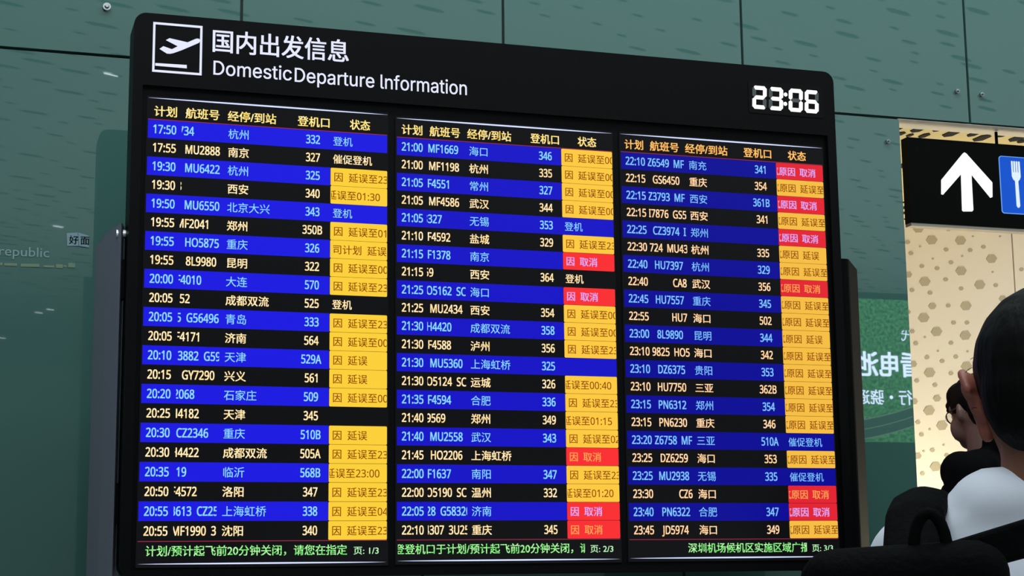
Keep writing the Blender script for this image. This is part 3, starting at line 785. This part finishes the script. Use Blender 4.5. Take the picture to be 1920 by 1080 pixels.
# T-shirt
M_shirt = mat('white_cotton', (214, 218, 228), rough=0.8, spec=0.2, bump=(7, 0.35, (1, 1, 1)))
ts = [cap((-.070, -.026, c - .250), (.070, -.026, c - .250), .052, .052), cap((-.10, -.015, sh + .012), (.10, -.015, sh + .012), .068, .068),
      cap((-.148, -.01, sh - .002), (.148, -.01, sh - .002), .064, .064), ell((0, -.01, c - .43), (.185, .115, .19)), ell((0, -.055, c - .40), (.15, .075, .14)),
      ell((0, 0, c - .62), (.165, .11, .19)), ell((0, 0, c - .74), (.165, .115, .12))]
for s in (-1, 1): ts += [cap((s * .155, -.005, sh), (s * .188, .02, sh - .17), .058, .054)]
blend('t_shirt', ts, X1, M_shirt, p1, 0.008, 6)
nb = [(.075 * math.cos(a), -.012 + .070 * math.sin(a), c - .238 - .030 * math.sin(a) * -1 * .0 - .012 * math.cos(2 * a) + .014 * math.sin(a) * -1) for a in [2 * math.pi * i / 24 for i in range(25)]]
tr_ = []
for s in (-1, 1): tr_ += [cap((s * .085, 0, c - .78), (s * .09, .01, .46), .098, .075), cap((s * .09, .01, .46), (s * .09, -.02, .09), .074, .062)]
tr_ += [ell((0, 0, c - .76), (.158, .11, .11))]
M_trs = mat('dark_trousers', (34, 36, 44), rough=0.85)
blend('trousers', tr_, X1, M_trs, p1, 0.010, 4)
def shoes(X, par, zz=0):
    for s in (-1, 1):
        blend('shoe', [ell((s * .09, .05, .045), (.046, .13, .045)), ell((s * .09, -.03, .06), (.042, .055, .06)), cap((s * .09, -.06, .022), (s * .09, .15, .022), .022, .02)], X,
              mat('dark_shoe', (30, 30, 32), rough=0.6), par, 0.008, 3)
shoes(X1, p1)

# ---------- backpack on that person
bp = empty('backpack', Vector((o1.x, o1.y, 0)) + Rm @ Vector((-.05, -.2, c - .75)), 'black backpack worn by the person in the white T-shirt', 'backpack')
M_bag = mat('black_nylon', (4, 4, 5), rough=0.8, spec=0.06, bump=(120, 0.25, (1, 1, 1)))
blend('bag_body', [ell((-.150, -.200, c - .46), (.115, .065, .150)), ell((-.148, -.205, c - .56), (.118, .07, .16)), cap((-.225, -.195, c - .322), (-.085, -.195, c - .315), .036, .036),
                   ell((-.150, -.245, c - .52), (.085, .04, .11))], X1, M_bag, bp, 0.008, 4)
def ribbon(pts, wid, thick, nrm, m, name, parent, X):
    V, F = [], []; pts = [Vector(p) for p in pts]
    for i, p in enumerate(pts):
        d = (pts[min(i + 1, len(pts) - 1)] - pts[max(i - 1, 0)]).normalized(); n_ = Vector(nrm[i] if isinstance(nrm, list) else nrm).normalized(); s_ = d.cross(n_).normalized(); n_ = s_.cross(d).normalized()
        ww = wid[i] if isinstance(wid, list) else wid
        for a, b in ((-1, -1), (-.92, 1), (.92, 1), (1, -1)): V.append(X @ (p + s_ * a * ww / 2 + n_ * b * thick / 2))
        if i: F += [((i - 1) * 4 + j, (i - 1) * 4 + (j + 1) % 4, i * 4 + (j + 1) % 4, i * 4 + j) for j in range(4)]
    F += [(0, 1, 2, 3), tuple(range(len(V) - 4, len(V)))]
    o = obj(name, V, F, m, parent); md = o.modifiers.new('b', 'BEVEL'); md.width = thick * .3; md.segments = 2
    return o
# padded strap over the left shoulder: down the back to the bag and down the chest
sp_ = [(-.152, -.175, sh - .05), (-.150, -.125, sh + .018), (-.150, -.075, sh + .060), (-.147, -.03, sh + .076), (-.142, .02, sh + .072), (-.140, .07, sh + .03), (-.140, .10, sh - .07), (-.142, .115, sh - .20)]
blend('shoulder_strap', [cap((p[0] + o_, p[1], p[2] - abs(o_) * (.25 if o_ > 0 else .5)), (q[0] + o_, q[1], q[2] - abs(o_) * (.25 if o_ > 0 else .5)), .013, .013) for p, q in zip(sp_, sp_[1:]) for o_ in (-.020, -.012, -.004, .004, .012, .020)], X1, M_bag, bp, .0045, 5)
blend('strap_end', [cap((-.172 + .022 * k, -.175, sh - .005), (-.190 + .022 * k, -.20, sh - .07), .018, .02) for k in range(3)], X1, M_bag, bp, .005, 3)
# carrying loop standing up beside the strap
lp = [(-.127 + .0165 * math.cos(a), -.200, sh + .012 + .040 * math.sin(a)) for a in [math.pi * (1 - i / 12) for i in range(13)]]
obj('carry_handle', *chain([X1 @ Vector(p) for p in lp], .0062, 10), M_bag, bp, smooth=True)
# band running from the bag across the back to the far shoulder
ribbon([(-.14, -.185, sh - .010), (-.10, -.178, sh + .008), (-.05, -.165, sh + .022), (0, -.15, sh + .036), (.06, -.13, sh + .05), (.12, -.10, sh + .060), (.15, -.04, sh + .078), (.15, .05, sh + .05), (.14, .11, sh - .06)],
       [.03, .036, .038, .040, .045, .05, .05, .05, .05], .014, [(0, -1, 0)] * 5 + [(0, -1, .3), (0, -.4, 1), (0, .6, 1), (0, 1, 0)], M_bag, 'cross_strap', bp, X1)

# ---------- person in glasses beyond
d2 = ray(1820, 760)
away = Vector((d2.x, d2.z, 0)).normalized(); left_ = Vector((-away.y, away.x, 0))
fd = (left_ * 0.97 + away * 0.24)
Rm2, o2, zc2 = place(1828, 698, 4.95, (fd.x, fd.y), (0, .0))
c2 = zc2
p2 = empty('person', Vector((o2.x, o2.y, 0)), 'person in glasses and black jacket facing left with bowed head', 'person')
X2 = Matrix.Translation((o2.x, o2.y, 0)) @ Rm2.to_4x4()
HP = Vector((0, -.02, c2 - .17)); TL_ = Matrix.Rotation(math.radians(-40), 4, 'Z') @ Matrix.Rotation(math.radians(-10), 4, 'X')
SH = Matrix.Translation((0, 0, c2)) @ Matrix.Scale(.90, 4) @ Matrix.Translation((0, 0, -c2))
XH = X2 @ SH @ Matrix.Translation(HP) @ TL_ @ Matrix.Translation(-HP)
s2 = c2 - .295
hd = [ell((0, 0, c2 - .118), (.074, .092, .113)), ell((0, .045, c2 - .168), (.055, .058, .068)), ell((0, .098, c2 - .138), (.011, .018, .020)), ell((0, .088, c2 - .180), (.024, .012, .009)),
      ell((0, .068, c2 - .205), (.034, .030, .026)), ell((0, .072, c2 - .095), (.058, .026, .04)), ell((0, .03, c2 - .175), (.064, .062, .055))]
for s in (-1, 1):
    hd += [ell((s * .078, -.006, c2 - .128), (.009, .018, .031), (0, 0, s * 22)), ell((s * .036, .052, c2 - .165), (.034, .040, .046))]
hd = [([SH @ (TL_ @ (v - HP) + HP) for v in V], F) for V, F in hd]
bd2 = hd + [cap(HP, (0, -.03, c2 - .31), .056, .062), cap((-.10, -.02, s2), (.10, -.02, s2), .05, .05), ell((0, 0, c2 - .5), (.14, .09, .2)), ell((0, 0, c2 - .75), (.13, .09, .12))]
for s in (-1, 1):
    bd2 += [cap((s * .165, -.01, s2), (s * .21, .03, s2 - .28), .04, .033), cap((s * .21, .03, s2 - .28), (s * .215, .08, s2 - .53), .032, .023)] + hand((s * .216, .088, s2 - .555), (0, .2, -1), (0, 1, .2))
    bd2 += [cap((s * .09, 0, c2 - .84), (s * .10, .01, .50), .08, .055), cap((s * .10, .01, .50), (s * .10, -.02, .10), .052, .036)]
b2 = blend('body', bd2, X2, mat('skin_far', (118, 86, 76), rough=0.5, noise=(14, (96, 68, 60), (1, 1, 1))), p2, 0.006, 3)
hh = [ell((0, -.006, c2 - .088), (.082, .100, .092)), ell((0, -.050, c2 - .125), (.072, .058, .080)), ell((0, .045, c2 - .058), (.070, .062, .052)), ell((0, .085, c2 - .082), (.058, .032, .024), (25, 0, 0)), ell((0, .106, c2 - .092), (.046, .016, .012), (30, 0, 0))]
blend('hair', hh, XH, M_hair, p2, 0.005, 2)
gl = []
for s in (-1, 1):
    rim = [(s * .034 + .024 * math.cos(a), .102 - .010 * abs(math.cos(a)), c2 - .118 + .019 * math.sin(a)) for a in [2 * math.pi * i / 20 for i in range(21)]]
    gl.append(chain([XH @ Vector(p) for p in rim], .0021, 6))
    gl.append(chain([XH @ Vector(p) for p in ((s * .058, .092, c2 - .112), (s * .074, .06, c2 - .112), (s * .082, -.005, c2 - .112), (s * .080, -.02, c2 - .125))], .002, 6))
gl.append(chain([XH @ Vector(p) for p in ((-.011, .102, c2 - .115), (0, .106, c2 - .111), (.011, .102, c2 - .115))], .002, 6))
go = obj('glasses', *join(gl), mat('glasses_frame', (30, 26, 26), rough=0.3), p2, smooth=True)
for s in (-1, 1):
    V = [XH @ Vector((s * .034 + .023 * math.cos(a), .100, c2 - .118 + .018 * math.sin(a))) for a in [2 * math.pi * i / 20 for i in range(20)]]
    V += [v + (XH.to_3x3() @ Vector((0, .0015, 0))) for v in V]
    gm = mat('lens', (235, 235, 235), rough=0.05); gm.node_tree.nodes['Principled BSDF'].inputs['Transmission Weight'].default_value = 0.95
    obj('lens', V, [tuple(range(20)), tuple(range(20, 40))] + [(i, (i + 1) % 20, 20 + (i + 1) % 20, 20 + i) for i in range(20)], gm, go)
    e_ = ell((s * .032, .082, c2 - .118), (.012, .011, .011)); obj('eye', [XH @ v for v in e_[0]], e_[1], mat('eye_white', (220, 216, 210), rough=0.2), p2, smooth=True)
M_jkt = mat('black_jacket', (4, 4, 5), rough=0.85, spec=0.05)
jk = [cap((-.11, -.02, s2), (.11, -.02, s2), .066, .066), cap((-.15, -.01, s2 - .02), (.15, -.01, s2 - .02), .066, .066), ell((0, -.01, c2 - .48), (.18, .125, .22)), ell((0, .02, c2 - .40), (.15, .11, .12)), ell((0, 0, c2 - .72), (.185, .13, .24)),
      cap((0, -.035, c2 - .26), (0, -.058, c2 - .19), .066, .052), ell((0, -.05, c2 - .21), (.070, .052, .05))]
for s in (-1, 1): jk += [cap((s * .160, -.005, s2 - .01), (s * .215, .03, s2 - .28), .066, .056), cap((s * .215, .03, s2 - .28), (s * .216, .075, s2 - .50), .054, .044), ell((s * .14, .02, s2), (.06, .06, .06))]
blend('jacket', jk, X2, M_jkt, p2, 0.009, 3)
tr2 = [ell((0, 0, c2 - .80), (.155, .11, .12))]
for s in (-1, 1): tr2 += [cap((s * .09, 0, c2 - .82), (s * .10, .01, .50), .10, .078), cap((s * .10, .01, .50), (s * .10, -.02, .09), .076, .064)]
blend('trousers', tr2, X2, M_trs, p2, 0.010, 3)
shoes(X2, p2)

bpy.data.objects.remove(_fo)
